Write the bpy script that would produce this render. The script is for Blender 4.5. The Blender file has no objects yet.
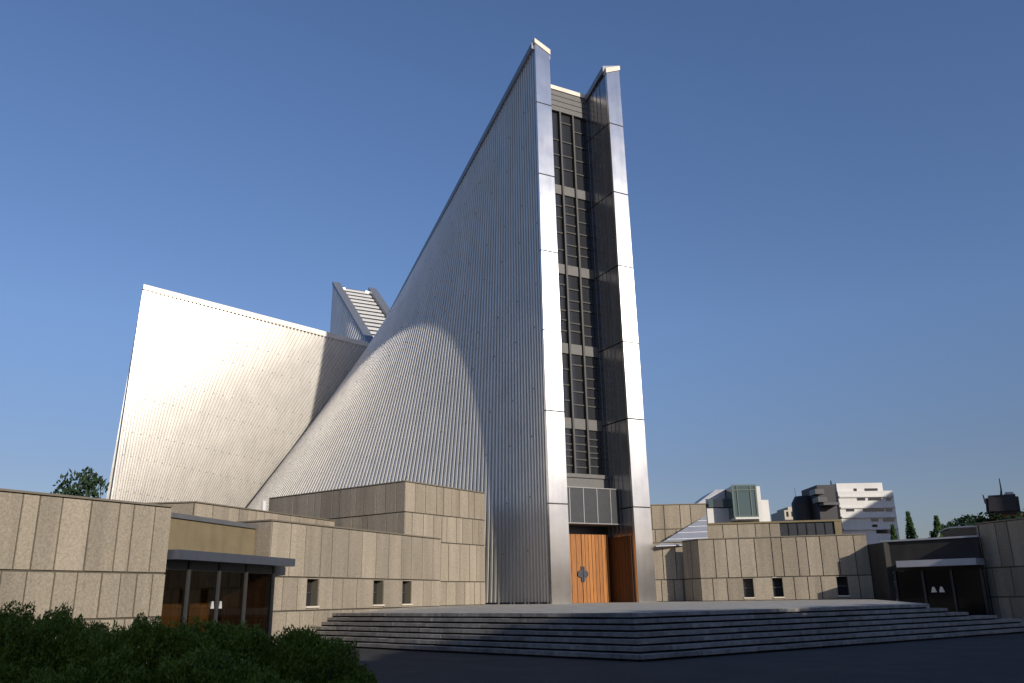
import bpy, bmesh, math, random
from mathutils import Vector, Matrix, noise
rnd = random.Random(7)
sc = bpy.context.scene
# ------------------------------------------------------------------ camera
FPX, EYE = 840.0, 1.69
PITCH, ROLL = math.atan(256.5 / FPX), math.radians(0.92)
fw = Vector((0, math.cos(PITCH), math.sin(PITCH)))
r0 = Vector((1, 0, 0)); u0 = Vector((0, -math.sin(PITCH), math.cos(PITCH)))
up = u0 * math.cos(ROLL) + r0 * math.sin(ROLL)
rt = r0 * math.cos(ROLL) - u0 * math.sin(ROLL)
cam = bpy.data.cameras.new('camera'); cam.lens = FPX / 1024 * 36; cam.sensor_width = 36
cam.clip_start = 0.1; cam.clip_end = 6000
cam_ob = bpy.data.objects.new('camera', cam); sc.collection.objects.link(cam_ob)
M3 = Matrix((rt, up, -fw)).transposed()
cam_ob.matrix_world = Matrix.Translation((0, 0, EYE)) @ M3.to_4x4()
sc.camera = cam_ob
# ------------------------------------------------------------------ light
SUN_AZ = math.radians(36.4)          # from "behind the camera" round to the right
SUN_EL = math.radians(17.5)
sdir = Vector((math.sin(SUN_AZ) * math.cos(SUN_EL), -math.cos(SUN_AZ) * math.cos(SUN_EL), math.sin(SUN_EL)))
w = bpy.data.worlds.new('World'); sc.world = w; w.use_nodes = True
nt = w.node_tree; bg = nt.nodes['Background']
sky = nt.nodes.new('ShaderNodeTexSky'); sky.sky_type = 'NISHITA'; sky.sun_disc = False
sky.sun_elevation = SUN_EL
sky.sun_rotation = math.atan2(sdir.x, sdir.y)
sky.air_density = 1.0; sky.dust_density = 0.6; sky.ozone_density = 4.0
tcw = nt.nodes.new('ShaderNodeTexCoord'); sep = nt.nodes.new('ShaderNodeSeparateXYZ'); rmp = nt.nodes.new('ShaderNodeValToRGB')
mulc = nt.nodes.new('ShaderNodeVectorMath'); mulc.operation = 'MULTIPLY'
nt.links.new(tcw.outputs['Generated'], sep.inputs[0]); nt.links.new(sep.outputs['Z'], rmp.inputs[0])
rmp.color_ramp.elements[0].position = 0.0; rmp.color_ramp.elements[0].color = (.57, .50, .56, 1)
rmp.color_ramp.elements[1].position = .55; rmp.color_ramp.elements[1].color = (1.0, .95, 1.04, 1)
for ps, cc in ((.14, (.72, .60, .64)), (.3, (.96, .87, .93))):
    e_ = rmp.color_ramp.elements.new(ps); e_.color = (*cc, 1)
nt.links.new(sky.outputs[0], mulc.inputs[0]); nt.links.new(rmp.outputs[0], mulc.inputs[1]); nt.links.new(mulc.outputs[0], bg.inputs[0])
bg.inputs[1].default_value = 0.13
sl = bpy.data.lights.new('sun', 'SUN'); sl.energy = 4.0; sl.angle = math.radians(0.5); sl.color = (1.0, 0.92, 0.81)
so = bpy.data.objects.new('sun', sl); sc.collection.objects.link(so)
so.rotation_euler = sdir.to_track_quat('Z', 'Y').to_euler()
sc.view_settings.view_transform = 'Standard'; sc.view_settings.look = 'None'
sc.view_settings.exposure = 0.0; sc.view_settings.gamma = 1.0; sc.view_settings.use_curve_mapping = False
sc.render.resolution_x = 1024; sc.render.resolution_y = 683

# ------------------------------------------------------------------ helpers
def ray(x, y): return rt * ((x - 512) / FPX) - up * ((y - 341.5) / FPX) + fw
def at(x, y, Y):                       # pixel to world point at distance Y
    d = ray(x, y); return Vector((0, 0, EYE)) + d * (Y / d.y)
def on_plane(x, y, p, n):              # pixel to world point on a vertical plane
    d = ray(x, y); o = Vector((0, 0, EYE)); return o + d * ((Vector(p) - o).dot(n) / d.dot(n))

def nodes(m): return m.node_tree.nodes, m.node_tree.links
def mat(name, col, rough=0.6, metal=0.0, var=0.0, scale=3.0, bump=0.0, bscale=40.0, island=0.0, spec=0.5, stain=0.0, dark=None, rvar=0.0, stretch=None):
    m = bpy.data.materials.new(name); m.use_nodes = True
    N, L = nodes(m); b = N['Principled BSDF']
    b.inputs['Roughness'].default_value = rough; b.inputs['Metallic'].default_value = metal
    b.inputs['Specular IOR Level'].default_value = spec
    b.inputs['Base Color'].default_value = (*col, 1)
    tc = N.new('ShaderNodeTexCoord'); src = tc.outputs['Object']
    if stretch:
        mp = N.new('ShaderNodeMapping'); mp.inputs['Scale'].default_value = stretch
        L.new(src, mp.inputs[0]); src = mp.outputs[0]
    last = None
    if var or island or stain:
        nz = N.new('ShaderNodeTexNoise'); nz.inputs['Scale'].default_value = scale; nz.inputs['Detail'].default_value = 6
        L.new(src, nz.inputs['Vector'])
        mr = N.new('ShaderNodeMapRange'); mr.inputs[1].default_value = .25; mr.inputs[2].default_value = .75
        mr.inputs[3].default_value = 1 - var; mr.inputs[4].default_value = 1 + var
        L.new(nz.outputs[0], mr.inputs[0]); last = mr.outputs[0]
        if island:
            g = N.new('ShaderNodeNewGeometry'); mi = N.new('ShaderNodeMapRange')
            mi.inputs[3].default_value = 1 - island; mi.inputs[4].default_value = 1 + island
            L.new(g.outputs['Random Per Island'], mi.inputs[0])
            mu = N.new('ShaderNodeMath'); mu.operation = 'MULTIPLY'
            L.new(last, mu.inputs[0]); L.new(mi.outputs[0], mu.inputs[1]); last = mu.outputs[0]
        if stain:
            n2 = N.new('ShaderNodeTexNoise'); n2.inputs['Scale'].default_value = 0.5; n2.inputs['Detail'].default_value = 8
            mp2 = N.new('ShaderNodeMapping'); mp2.inputs['Scale'].default_value = (4, 4, .35)
            L.new(tc.outputs['Object'], mp2.inputs[0]); L.new(mp2.outputs[0], n2.inputs['Vector'])
            m2 = N.new('ShaderNodeMapRange'); m2.inputs[1].default_value = .4; m2.inputs[2].default_value = .7
            m2.inputs[3].default_value = 1; m2.inputs[4].default_value = 1 - stain
            L.new(n2.outputs[0], m2.inputs[0])
            mu = N.new('ShaderNodeMath'); mu.operation = 'MULTIPLY'
            L.new(last, mu.inputs[0]); L.new(m2.outputs[0], mu.inputs[1]); last = mu.outputs[0]
        vm = N.new('ShaderNodeVectorMath'); vm.operation = 'SCALE'; vm.inputs[0].default_value = col
        L.new(last, vm.inputs['Scale']); L.new(vm.outputs[0], b.inputs['Base Color'])
    if rvar:
        n4 = N.new('ShaderNodeTexNoise'); n4.inputs['Scale'].default_value = scale * .7; n4.inputs['Detail'].default_value = 5
        L.new(src, n4.inputs['Vector'])
        m4 = N.new('ShaderNodeMapRange'); m4.inputs[1].default_value = .3; m4.inputs[2].default_value = .7
        m4.inputs[3].default_value = rough - rvar; m4.inputs[4].default_value = rough + rvar
        L.new(n4.outputs[0], m4.inputs[0]); L.new(m4.outputs[0], b.inputs['Roughness'])
    if bump:
        n3 = N.new('ShaderNodeTexNoise'); n3.inputs['Scale'].default_value = bscale; n3.inputs['Detail'].default_value = 4
        L.new(src, n3.inputs['Vector'])
        bp = N.new('ShaderNodeBump'); bp.inputs['Strength'].default_value = bump; bp.inputs['Distance'].default_value = .02
        L.new(n3.outputs[0], bp.inputs['Height']); L.new(bp.outputs[0], b.inputs['Normal'])
    return m

STEEL = mat('ribbed stainless cladding', (.76, .73, .675), .40, .42, var=.05, scale=.6, island=0, stain=.08, rvar=.05)
BOLT = mat('cladding clip', (.30, .29, .27), .6, .3)
PLATE = mat('brushed stainless plate', (.70, .68, .65), .29, .97, var=.07, scale=.9, stain=.12, rvar=.03)
PB = PLATE.node_tree.nodes['Principled BSDF']; PB.inputs['Anisotropic'].default_value = .88
cx_ = PLATE.node_tree.nodes.new('ShaderNodeCombineXYZ'); cx_.inputs[0].default_value = math.cos(math.radians(28.1)); cx_.inputs[1].default_value = math.sin(math.radians(28.1))
PLATE.node_tree.links.new(cx_.outputs[0], PB.inputs['Tangent'])
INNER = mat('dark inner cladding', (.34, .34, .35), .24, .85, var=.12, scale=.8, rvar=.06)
SEAM = mat('seam strip', (.26, .255, .25), .4, .6, var=.1)
CAP = mat('cream roof flashing', (.72, .64, .52), .5, .1, var=.08, scale=1)
DARKCAP = mat('grey edge flashing', (.27, .285, .31), .45, .5, var=.1)
GLASS = mat('dark window glass', (.03, .031, .033), .08, 0, spec=.5)
BARM = mat('dark glazing bar', (.05, .048, .045), .55, .2, var=.1)
MULL = mat('grey window frame', (.06, .058, .055), .5, .2, var=.1)
SPAND = mat('pale spandrel panel', (.135, .13, .123), .6, .1, var=.1)
SLATE = mat('dark canopy panel', (.036, .038, .041), .45, .3, var=.15)
CONC = mat('exposed aggregate panel', (.33, .28, .21), .9, 0, var=.22, scale=14, bump=.8, bscale=24, island=.14, stain=.2, spec=.25)
JOINT = mat('panel joint backing', (.10, .088, .066), .95, spec=.2)
TAN = mat('tan render', (.21, .165, .092), .9, var=.1, scale=2, stain=.15, bump=.1)
ROOFM = mat('flat roof felt', (.12, .115, .105), .9, var=.2)
BRONZE = mat('dark bronze metal', (.045, .045, .05), .35, .6, var=.1)
FASCIA = mat('blue grey canopy fascia', (.13, .14, .17), .38, .6, var=.1)
STEP = mat('weathered granite step', (.25, .235, .215), .85, var=.28, scale=5, bump=.3, bscale=30, island=.16, stain=.3)
RISER = mat('shaded step gap', (.02, .02, .02), .95, var=.3)  # near black recess under each nosing, the gap's shadow put into colour
PAVE = mat('worn terrace paving', (.40, .37, .31), .85, var=.2, scale=1.5, stain=.2, bump=.2, bscale=25)
ASPH = mat('asphalt', (.028, .024, .021), .9, var=.4, scale=.7, bump=.5, bscale=60)
WHITE = mat('white render', (.64, .62, .58), .8, var=.05, scale=.5, stain=.06)
CREAM = mat('cream tile', (.50, .44, .34), .8, var=.06, scale=.5)
DBROWN = mat('dark brown cladding and end shade', (.02, .017, .02), .6, var=.2)
RUST = mat('rust coloured cladding', (.30, .12, .05), .7, var=.2)
GREENGL = mat('green tinted glass', (.05, .085, .085), .1, 0, spec=.8)
GREENFR = mat('green painted frame', (.07, .11, .09), .5)
HANDLE = mat('satin handle', (.75, .75, .70), .35, .3)
IRON = mat('dark iron', (.07, .075, .085), .4, .7, var=.2)
SHEET = mat('pale sheet roof', (.48, .48, .49), .5, .3, var=.06, stain=.1)
BARK = mat('bark', (.07, .05, .035), .95, var=.3, scale=8)
def wood(name, col):
    m = bpy.data.materials.new(name); m.use_nodes = True
    N, L = nodes(m); b = N['Principled BSDF']; b.inputs['Roughness'].default_value = .55
    tc = N.new('ShaderNodeTexCoord'); mp = N.new('ShaderNodeMapping'); mp.inputs['Scale'].default_value = (9, 9, .7)
    nz = N.new('ShaderNodeTexNoise'); nz.inputs['Scale'].default_value = 2.2; nz.inputs['Detail'].default_value = 8
    g = N.new('ShaderNodeNewGeometry'); cr = N.new('ShaderNodeValToRGB')
    cr.color_ramp.elements[0].position = .3; cr.color_ramp.elements[1].position = .72
    cr.color_ramp.elements[0].color = (*[c * .72 for c in col], 1); cr.color_ramp.elements[1].color = (*[min(1, c * 1.2) for c in col], 1)
    mi = N.new('ShaderNodeMapRange'); mi.inputs[3].default_value = .78; mi.inputs[4].default_value = 1.15
    vm = N.new('ShaderNodeVectorMath'); vm.operation = 'SCALE'
    L.new(tc.outputs['Object'], mp.inputs[0]); L.new(mp.outputs[0], nz.inputs['Vector']); L.new(nz.outputs[0], cr.inputs[0])
    L.new(g.outputs['Random Per Island'], mi.inputs[0]); L.new(cr.outputs[0], vm.inputs[0]); L.new(mi.outputs[0], vm.inputs['Scale'])
    L.new(vm.outputs[0], b.inputs['Base Color']); return m
WOOD = wood('orange door timber', (.40, .15, .026))
WOODR = wood('red brown timber', (.10, .036, .012))
def leafmat(name, c0, c1):
    m = bpy.data.materials.new(name); m.use_nodes = True
    N, L = nodes(m); b = N['Principled BSDF']; b.inputs['Roughness'].default_value = .6; b.inputs['Specular IOR Level'].default_value = .25
    g = N.new('ShaderNodeNewGeometry'); cr = N.new('ShaderNodeValToRGB')
    cr.color_ramp.elements[0].color = (*c0, 1); cr.color_ramp.elements[1].color = (*c1, 1)
    L.new(g.outputs['Random Per Island'], cr.inputs[0]); L.new(cr.outputs[0], b.inputs['Base Color']); return m
LEAF_D = leafmat('dark evergreen leaf', (.009, .02, .008), (.024, .048, .014))
LEAF_H = leafmat('hedge leaf', (.11, .15, .012), (.24, .285, .035))
LEAF_M = leafmat('mid green leaf', (.025, .055, .015), (.06, .11, .03))

def link(o, parent=None):
    sc.collection.objects.link(o)
    if parent: o.parent = parent
    return o
def obj(name, bm, m, parent=None, smooth=False):
    me = bpy.data.meshes.new(name)
    bmesh.ops.recalc_face_normals(bm, faces=bm.faces[:])
    bm.to_mesh(me); bm.free()
    for mm in (m if isinstance(m, (list, tuple)) else [m]): me.materials.append(mm)
    if smooth:
        for p in me.polygons: p.use_smooth = True
    o = bpy.data.objects.new(name, me); return link(o, parent)
def thing(name, label, cat, group=None, loc=(0, 0, 0)):
    o = bpy.data.objects.new(name, None); o.location = loc; link(o); o.empty_display_size = .3
    return tag(o, label, cat, group)
def tag(o, label, cat, group=None):
    o['label'] = label; o['category'] = cat
    if group: o['group'] = group
    return o
def struct(o): o['kind'] = 'structure'; return o
def local(bm, o): bmesh.ops.translate(bm, verts=bm.verts[:], vec=-o.location); return bm

def obox(bm, p0, d, n, L0, L1, T0, T1, z0, z1, mi=0):
    """box along d (L0..L1), along n (T0..T1), z0..z1; p0 is the 2D origin"""
    vs = []
    for z in (z0, z1):
        for l, t in ((L0, T0), (L1, T0), (L1, T1), (L0, T1)):
            q = p0 + d * l + n * t; vs.append(bm.verts.new((q.x, q.y, z)))
    F = [(0, 1, 2, 3), (4, 5, 6, 7), (0, 1, 5, 4), (1, 2, 6, 5), (2, 3, 7, 6), (3, 0, 4, 7)]
    for f in F:
        fc = bm.faces.new([vs[i] for i in f]); fc.material_index = mi
def hexa(bm, b4, t4, mi=0):
    vs = [bm.verts.new(v) for v in list(b4) + list(t4)]
    for f in [(0, 1, 2, 3), (4, 5, 6, 7), (0, 1, 5, 4), (1, 2, 6, 5), (2, 3, 7, 6), (3, 0, 4, 7)]:
        fc = bm.faces.new([vs[i] for i in f]); fc.material_index = mi
def tube(bm, a, b, ra, rb=None, seg=8):
    a = Vector(a); b = Vector(b); rb = ra if rb is None else rb
    dz = (b - a).normalized(); dx = dz.orthogonal().normalized(); dy = dz.cross(dx)
    A = [bm.verts.new(a + (dx * math.cos(t) + dy * math.sin(t)) * ra) for t in [2 * math.pi * i / seg for i in range(seg)]]
    B = [bm.verts.new(b + (dx * math.cos(t) + dy * math.sin(t)) * rb) for t in [2 * math.pi * i / seg for i in range(seg)]]
    for i in range(seg): bm.faces.new((A[i], A[(i + 1) % seg], B[(i + 1) % seg], B[i]))
    bm.faces.new(A[::-1]); bm.faces.new(B)
V2 = lambda x, y: Vector((x, y))
V3 = lambda p, z: Vector((p.x, p.y, z))

# ------------------------------------------------------------------ ground
bm = bmesh.new()
G = 2500
vs = [bm.verts.new(v) for v in ((-G, -G, 0), (G, -G, 0), (G, G, 0), (-G, G, 0))]; bm.faces.new(vs)
struct(obj('ground', bm, ASPH))

# ------------------------------------------------------------------ cathedral
AX = math.radians(28.1)
u = V2(math.cos(AX), math.sin(AX)); wv = V2(-math.sin(AX), math.cos(AX)); nf = V3(-wv, 0)
BASE = 1.30
F0 = at(552, 604, 51); F0.z = BASE
PL = lambda x, y, rec=0: on_plane(x, y, F0 + V3(wv, 0) * rec, nf)    # point on the facade plane set back by rec
flt, frt = PL(535, 45.5), PL(619, 67.5)
HT = (flt.z + frt.z) / 2
frb = PL(657, 600)
cath = thing('cathedral', 'huge steel clad cathedral with soaring curved ribbed walls and tall window slot above timber doors', 'cathedral', loc=(F0.x, F0.y, 0))
mid = V2(*(((F0 + frb) / 2).xy)); 
def loc2(a, b): return mid + u * a + wv * b                       # cathedral coordinates
def to_loc(p): q = V2(p[0], p[1]) - mid; return q.dot(u), q.dot(wv)
hw_t = (frt - flt).length / 2; hw_b = (frb - F0).xy.length / 2
tl = to_loc(flt); tr = to_loc(frt); mid_t = (tl[0] + tr[0]) / 2
# inner roof corner, valley foot and wing tips (left half; the right half mirrors it)
def solve_along(px, py, p, d):         # point on plan ray p + s d seen at this pixel
    r_ = ray(px, py); k = r_.x / r_.y
    s = (k * p.y - p.x) / (d.x - k * d.y); q = p + d * s
    return V3(q, EYE + r_.z / r_.y * q.y), s
C3, sC = solve_along(373, 348, V2(flt.x, flt.y), wv)
A3, sA = solve_along(143, 288.5, C3.xy, -u)
T3, sT = solve_along(333.5, 284, C3.xy, wv)
Bl = at(94.5, 601, A3.y); Bl.z = BASE - .3
Bf2 = F0.xy
foot, sL = solve_along(169, 601.5, Bf2, Bl.xy - Bf2 + V2(0, 12.38))
FOOT = V3(foot.xy, BASE - .3)
print('C', C3, 'A', A3, 'T', T3, 'Bl', Bl, 'FOOT', FOOT, 'H', HT, 'flt', flt, 'frt', frt, 'F0', F0, 'frb', frb, sC, sA, sT)
Lc = to_loc(C3); La = to_loc(A3); Lt = to_loc(T3); Lb = to_loc(Bl); Lf = to_loc(FOOT)
WALLT = 1.35
def mirror(p): a, b = to_loc(p); q = loc2(-a, b); return V3(q, p[2])
flb = V3(F0.xy, BASE - .3)
back_d = 2 * Lc[1] - La[1]
Ld = La[1]
# rear half: arms mirrored about the line through the roof centre
A3r = V3(loc2(La[0] + 1.6, Lc[1] + (Lc[0] * -2)), A3.z - .3)                  # far ridge of the side wing
C3r = V3(loc2(Lc[0], Lc[1] - 2 * Lc[0]), C3.z)
T3b, _ = solve_along(333.5, 284, C3r.xy, wv); Lt = to_loc(T3b)
def rib_wall(name, bot0, bot1, top0, top1, nrib, side, parent, h=.17, nb=36, bolts=True, ctrl=None, bstep=3):
    """ruled (hyperbolic paraboloid) wall with standing ribs; bot0-top0 is the arm end, bot1-top1 the valley"""
    bm = bmesh.new(); bot0, bot1, top0, top1 = map(Vector, (bot0, bot1, top0, top1))
    def foot_line(a):
        if not ctrl: return bot0.lerp(bot1, a)
        return bot0 * (1 - a) ** 3 + ctrl[0] * 3 * a * (1 - a) ** 2 + ctrl[1] * 3 * a * a * (1 - a) + bot1 * a ** 3
    P = lambda a, b: foot_line(a).lerp(top0.lerp(top1, a), b)
    def nrm(a, b):
        e = .004; lo, hi = max(0, a - e), min(1, a + e)
        da = P(hi, b) - P(lo, b); db = P(a, 1) - P(a, 0)
        n = da.cross(db).normalized(); return n * side
    prof = [(0, 0), (.44, 0), (.5, 1), (.94, 1)]
    cols = []
    for i in range(nrib):
        for f, hh in prof: cols.append(((i + f) / nrib, hh * h))
    cols.append((1, 0))
    grid = []
    for a, hh in cols:
        grid.append([bm.verts.new(P(a, j / nb) + nrm(a, j / nb) * hh) for j in range(nb + 1)])
    for i in range(len(cols) - 1):
        for j in range(nb): bm.faces.new((grid[i][j], grid[i + 1][j], grid[i + 1][j + 1], grid[i][j + 1]))
    # back skin, gives the wall its thickness
    bs = [[bm.verts.new(P(a, b) - nrm(a, b) * .7) for b in [k / 12 for k in range(13)]] for a in [k / 12 for k in range(13)]]
    for i in range(12):
        for j in range(12): bm.faces.new((bs[i][j], bs[i][j + 1], bs[i + 1][j + 1], bs[i + 1][j]))
    if bolts:
        for k in range(1, 11):
            b = k / 11 + .012 * math.sin(k * 3)
            for i in range(nrib):
                if (i + k) % bstep: continue
                a = (i + .72) / nrib; c = P(a, b) + nrm(a, b) * (h + .008); db = (P(a, 1) - P(a, 0)).normalized(); da = db.cross(nrm(a, b))
                s1, s2 = .04, .05
                n_ = nrm(a, b) * .012
                hexa(bm, [c - da * s1 - db * s2 - n_, c + da * s1 - db * s2 - n_, c + da * s1 + db * s2 - n_, c - da * s1 + db * s2 - n_],
                     [c - da * s1 - db * s2 + n_, c + da * s1 - db * s2 + n_, c + da * s1 + db * s2 + n_, c - da * s1 + db * s2 + n_], 1)
    return obj(name, local(bm, cath), [STEEL, BOLT], parent)
def ridge_cap(top0, top1, inward, parent, m, out=.16, hgt=.34, wid=WALLT, drop=.0):
    bm = bmesh.new(); inw = V3(inward, 0); a, b = Vector(top0), Vector(top1)
    z0, z1 = Vector((0, 0, -.12)), Vector((0, 0, hgt))
    dr = Vector((0, 0, -drop))
    hexa(bm, [a - inw * out + z0, b - inw * out + z0, b + inw * wid + z0 + dr, a + inw * wid + z0 + dr],
         [a - inw * out + z1, b - inw * out + z1, b + inw * wid + z1 + dr, a + inw * wid + z1 + dr])
    return obj('ridge_cap', local(bm, cath), m, parent)
NF, NS = 104, 62
W5 = V3(wv, 0) * .22 + V3(u, 0) * .17
CT = (flb + V3(wv, 0) * 12.26 + V3(u, 0) * .47, flb + V3(wv, 0) * 23.53 - V3(u, 0) * 16.34)
w1 = rib_wall('metal_wall', flb + W5, FOOT, flt + W5, C3, NF, -1, cath, ctrl=(CT[0], CT[1]), bstep=7)
ridge_cap(flt + V3(wv, 0) * .2, C3, u, w1, DARKCAP, drop=.5)
bm = bmesh.new(); gv = V3(u * -.1 - wv * .45, .25); tube(bm, Vector(C3) + gv - Vector((0, 0, .4)), Vector(FOOT) + gv, .2, .2, 10); obj('valley_gutter', local(bm, cath), BRONZE, cath)
w2 = rib_wall('metal_wall', Bl, FOOT, A3, C3, NS, 1, cath)
ridge_cap(A3, C3, wv, w2, CAP, out=.2, hgt=.36)
rb = V3(frb.xy, BASE - .3)
w3 = rib_wall('metal_wall', rb + V3(wv, 0) * .22 - V3(u, 0) * .17, mirror(FOOT), frt + V3(wv, 0) * .22 - V3(u, 0) * .17, mirror(C3), NF, 1, cath, bolts=False, ctrl=(mirror(CT[0]), mirror(CT[1])))
ridge_cap(frt + V3(wv, 0) * .2, mirror(C3), -u, w3, DARKCAP, drop=.5)
w4 = rib_wall('metal_wall', mirror(Bl), mirror(FOOT), mirror(A3), mirror(C3), NS, -1, cath, bolts=False)
ridge_cap(mirror(A3), mirror(C3), wv, w4, CAP, out=.22, hgt=.5)
# rear walls
tipb = V3(T3b.xy, BASE - .3)
T3R, wR = solve_along(374.5, 290, T3b.xy, u); T3R.z = T3b.z; tipR = V3(T3R.xy, BASE - .3); CB3 = Vector(C3) + V3(wv, 0) * .4; C3R = CB3 + V3(u, 0) * wR
print('rear arm width', wR)
footr = V3(loc2(Lf[0] * .75, Lc[1] - 2 * Lc[0] + 3), BASE - .3)
Blr = V3(loc2(Lb[0] + 1.9, Lb[1] - 2 * Lc[0]), BASE - .3)
for mir in (False, True):
    f = mirror if mir else (lambda p: p); s = -1 if mir else 1
    t_, c_, b_ = (T3R, C3R, tipR) if mir else (T3b, CB3, tipb)
    q = rib_wall('metal_wall', b_, f(footr), t_, c_, 26, s * 1, cath, bolts=False)
    ridge_cap(t_, c_, u * s, q, DARKCAP, wid=.8, hgt=.3)
    q = rib_wall('metal_wall', f(Blr), f(footr), f(A3r), f(C3r), NS, s * -1, cath, bolts=False)
    ridge_cap(f(A3r), f(C3r), -wv, q, CAP)
# end faces and glazed slots of the other three arms
def arm_end(p_bot, p_top, q_bot, q_top, out, low=3.2, rec=.5, up_=.3):
    p_bot, p_top, q_bot, q_top = map(Vector, (p_bot, p_top, q_bot, q_top)); o_ = V3(out, 0)
    for a0_, a1_, c0_, c1_ in ((p_bot, p_top, q_bot, q_top), (q_bot, q_top, p_bot, p_top)):
        i0_ = (c0_ - a0_); i0_.z = 0; i0_.normalize(); bm = bmesh.new()
        a0_ = a0_ + i0_ * .08; a1_ = a1_ + i0_ * .08 - Vector((0, 0, .45))
        hexa(bm, [a0_ + o_ * .03, a0_ + i0_ * 1.3 + o_ * .03, a0_ + i0_ * 1.3 - o_ * .5, a0_ - o_ * .5],
             [a1_ + o_ * .03, a1_ + i0_ * 1.2 + o_ * .03, a1_ + i0_ * 1.2 - o_ * .5, a1_ - o_ * .5])
        obj('end_pillar', local(bm, cath), PLATE, cath)
    i_ = (q_bot - p_bot); i_.z = 0; i_.normalize(); bm = bmesh.new()
    pb, qb = p_bot.lerp(p_top, up_), q_bot.lerp(q_top, up_)
    v = [pb + i_ * 1.2 - o_ * rec, qb - i_ * 1.2 - o_ * rec, q_top - i_ * 1.1 - o_ * rec, p_top + i_ * 1.1 - o_ * rec]
    dz_ = Vector((0, 0, -low)); v[2] += dz_; v[3] += dz_
    hexa(bm, [v[0], v[1], v[1] - o_ * .15, v[0] - o_ * .15], [v[3], v[2], v[2] - o_ * .15, v[3] - o_ * .15])
    obj('slot_window', local(bm, cath), GLASS, cath)
arm_end(Bl, A3, Blr, A3r, -u)
arm_end(mirror(Bl), mirror(A3), mirror(Blr), mirror(A3r), u)
arm_end(tipb, T3b, tipR, T3R, wv, 9)
# louvred skylight strip climbing the rear arm between its two ridges
bm = bmesh.new()
a0 = Vector(CB3); a1 = Vector(T3b); b0 = C3R; b1 = T3R; iw = V3(u, 0) * .8
dn = Vector((0, 0, -.3)); NL = 16
s_top = [a0 + iw + dn, b0 - iw + dn, b1 - iw + dn, a1 + iw + dn]
hexa(bm, [v + Vector((0, 0, -.6)) for v in s_top], s_top, 1)
for k in range(NL):
    t0, t1 = k / NL + .012, (k + .66) / NL
    q = [s_top[0].lerp(s_top[3], t0), s_top[1].lerp(s_top[2], t0), s_top[1].lerp(s_top[2], t1), s_top[0].lerp(s_top[3], t1)]
    hexa(bm, [v + Vector((0, 0, .02)) for v in q], [v + Vector((0, 0, .09)) for v in q], 0)
obj('skylight', local(bm, cath), [WHITE, BRONZE], cath)
# roof glazing over crossing and arms
bm = bmesh.new()
cs = [Vector(C3) + V3(u * 1.3, -.2), Vector(mirror(C3)) + V3(-u * 1.3, -.2), Vector(mirror(C3r)) + V3(-u * 1.3, -.2), Vector(C3r) + V3(u * 1.3, -.2)]
hexa(bm, [v - Vector((0, 0, .15)) for v in cs], cs)
for e0, e1, i0, i1 in ((A3, A3r, cs[0], cs[3]), (mirror(A3), mirror(A3r), cs[1], cs[2])):
    q = [i0, i1, Vector(e1) + V3(-wv * 1.3, -.2), Vector(e0) + V3(wv * 1.3, -.2)]
    hexa(bm, [v - Vector((0, 0, .15)) for v in q], q)
q = [cs[0], cs[1], Vector(frt) + V3(-u * 1.3 + wv * 3.2, -2.2), Vector(flt) + V3(u * 1.3 + wv * 3.2, -2.2)]
hexa(bm, [v - Vector((0, 0, .15)) for v in q], q)
obj('roof_glazing', local(bm, cath), SLATE, cath)

# entrance end: two plated end faces
def P3(a, b, z): q = loc2(a, b); return Vector((q.x, q.y, z))
aL0, aL1 = to_loc(F0)[0], tl[0]; aR0, aR1 = to_loc(frb)[0], tr[0]
zb = BASE; zt = HT
def edge(a0, a1, z): return a0 + (a1 - a0) * (z - zb) / (zt - zb)
PWb, PWt = 1.36, 1.18
joints_l = [PL(555, y).z for y in (503.5, 411, 331, 252.5, 177, 107)]
for side in (0, 1):
    bm = bmesh.new()
    zs = [zb - .25] + joints_l + [None]
    for k in range(7):
        z0 = zs[k] + (.03 if k else 0); z1 = (zs[k + 1] - .03) if zs[k + 1] else zt
        def ring(z, top=False):
            w_ = PWb + (PWt - PWb) * (z - zb) / (zt - zb)
            if side == 0: o_ = edge(aL0, aL1, z); i_ = o_ + w_
            else: o_ = edge(aR0, aR1, z); i_ = o_ - w_
            zo, zi = (z, z - .62) if top else (z, z)
            return [P3(o_, 0, zo), P3(i_, 0, zi), P3(i_, .24, zi), P3(o_, .24, zo)]
        hexa(bm, ring(z0), ring(z1, k == 6))
    bmesh.ops.bevel(bm, geom=bm.edges[:], offset=.015, segments=1, affect='EDGES')
    for k in range(1, 7):                                    # dark backing in the open joints
        z = zs[k]; w_ = PWb - .2; o_ = edge(aL0, aL1, z) + .03 if side == 0 else edge(aR0, aR1, z) - .03
        s = 1 if side == 0 else -1
        i_ = o_ + s * (PWb + (PWt - PWb) * (z - zb) / (zt - zb) - .06)
        hexa(bm, [P3(o_, .03, z - .05), P3(i_, .03, z - .05), P3(i_, .21, z - .05), P3(o_, .21, z - .05)],
             [P3(o_, .03, z + .05), P3(i_, .03, z + .05), P3(i_, .21, z + .05), P3(o_, .21, z + .05)], 1)
    pil = obj('end_pillar', local(bm, cath), [PLATE, BRONZE], cath)
    bm = bmesh.new()                                         # sloping flashing on top
    o_ = aL1 if side == 0 else aR1; s = 1 if side == 0 else -1
    hexa(bm, [P3(o_ - s * .05, -.05, zt + .01), P3(o_ + s * (PWt + .05), -.05, zt - .62), P3(o_ + s * (PWt + .05), .35, zt - .62), P3(o_ - s * .05, .35, zt + .01)],
         [P3(o_ - s * .05, -.05, zt + .36), P3(o_ + s * (PWt + .05), -.05, zt - .2), P3(o_ + s * (PWt + .05), .35, zt - .2), P3(o_ - s * .05, .35, zt + .36)])
    obj('flashing', local(bm, cath), CAP, pil)
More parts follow.
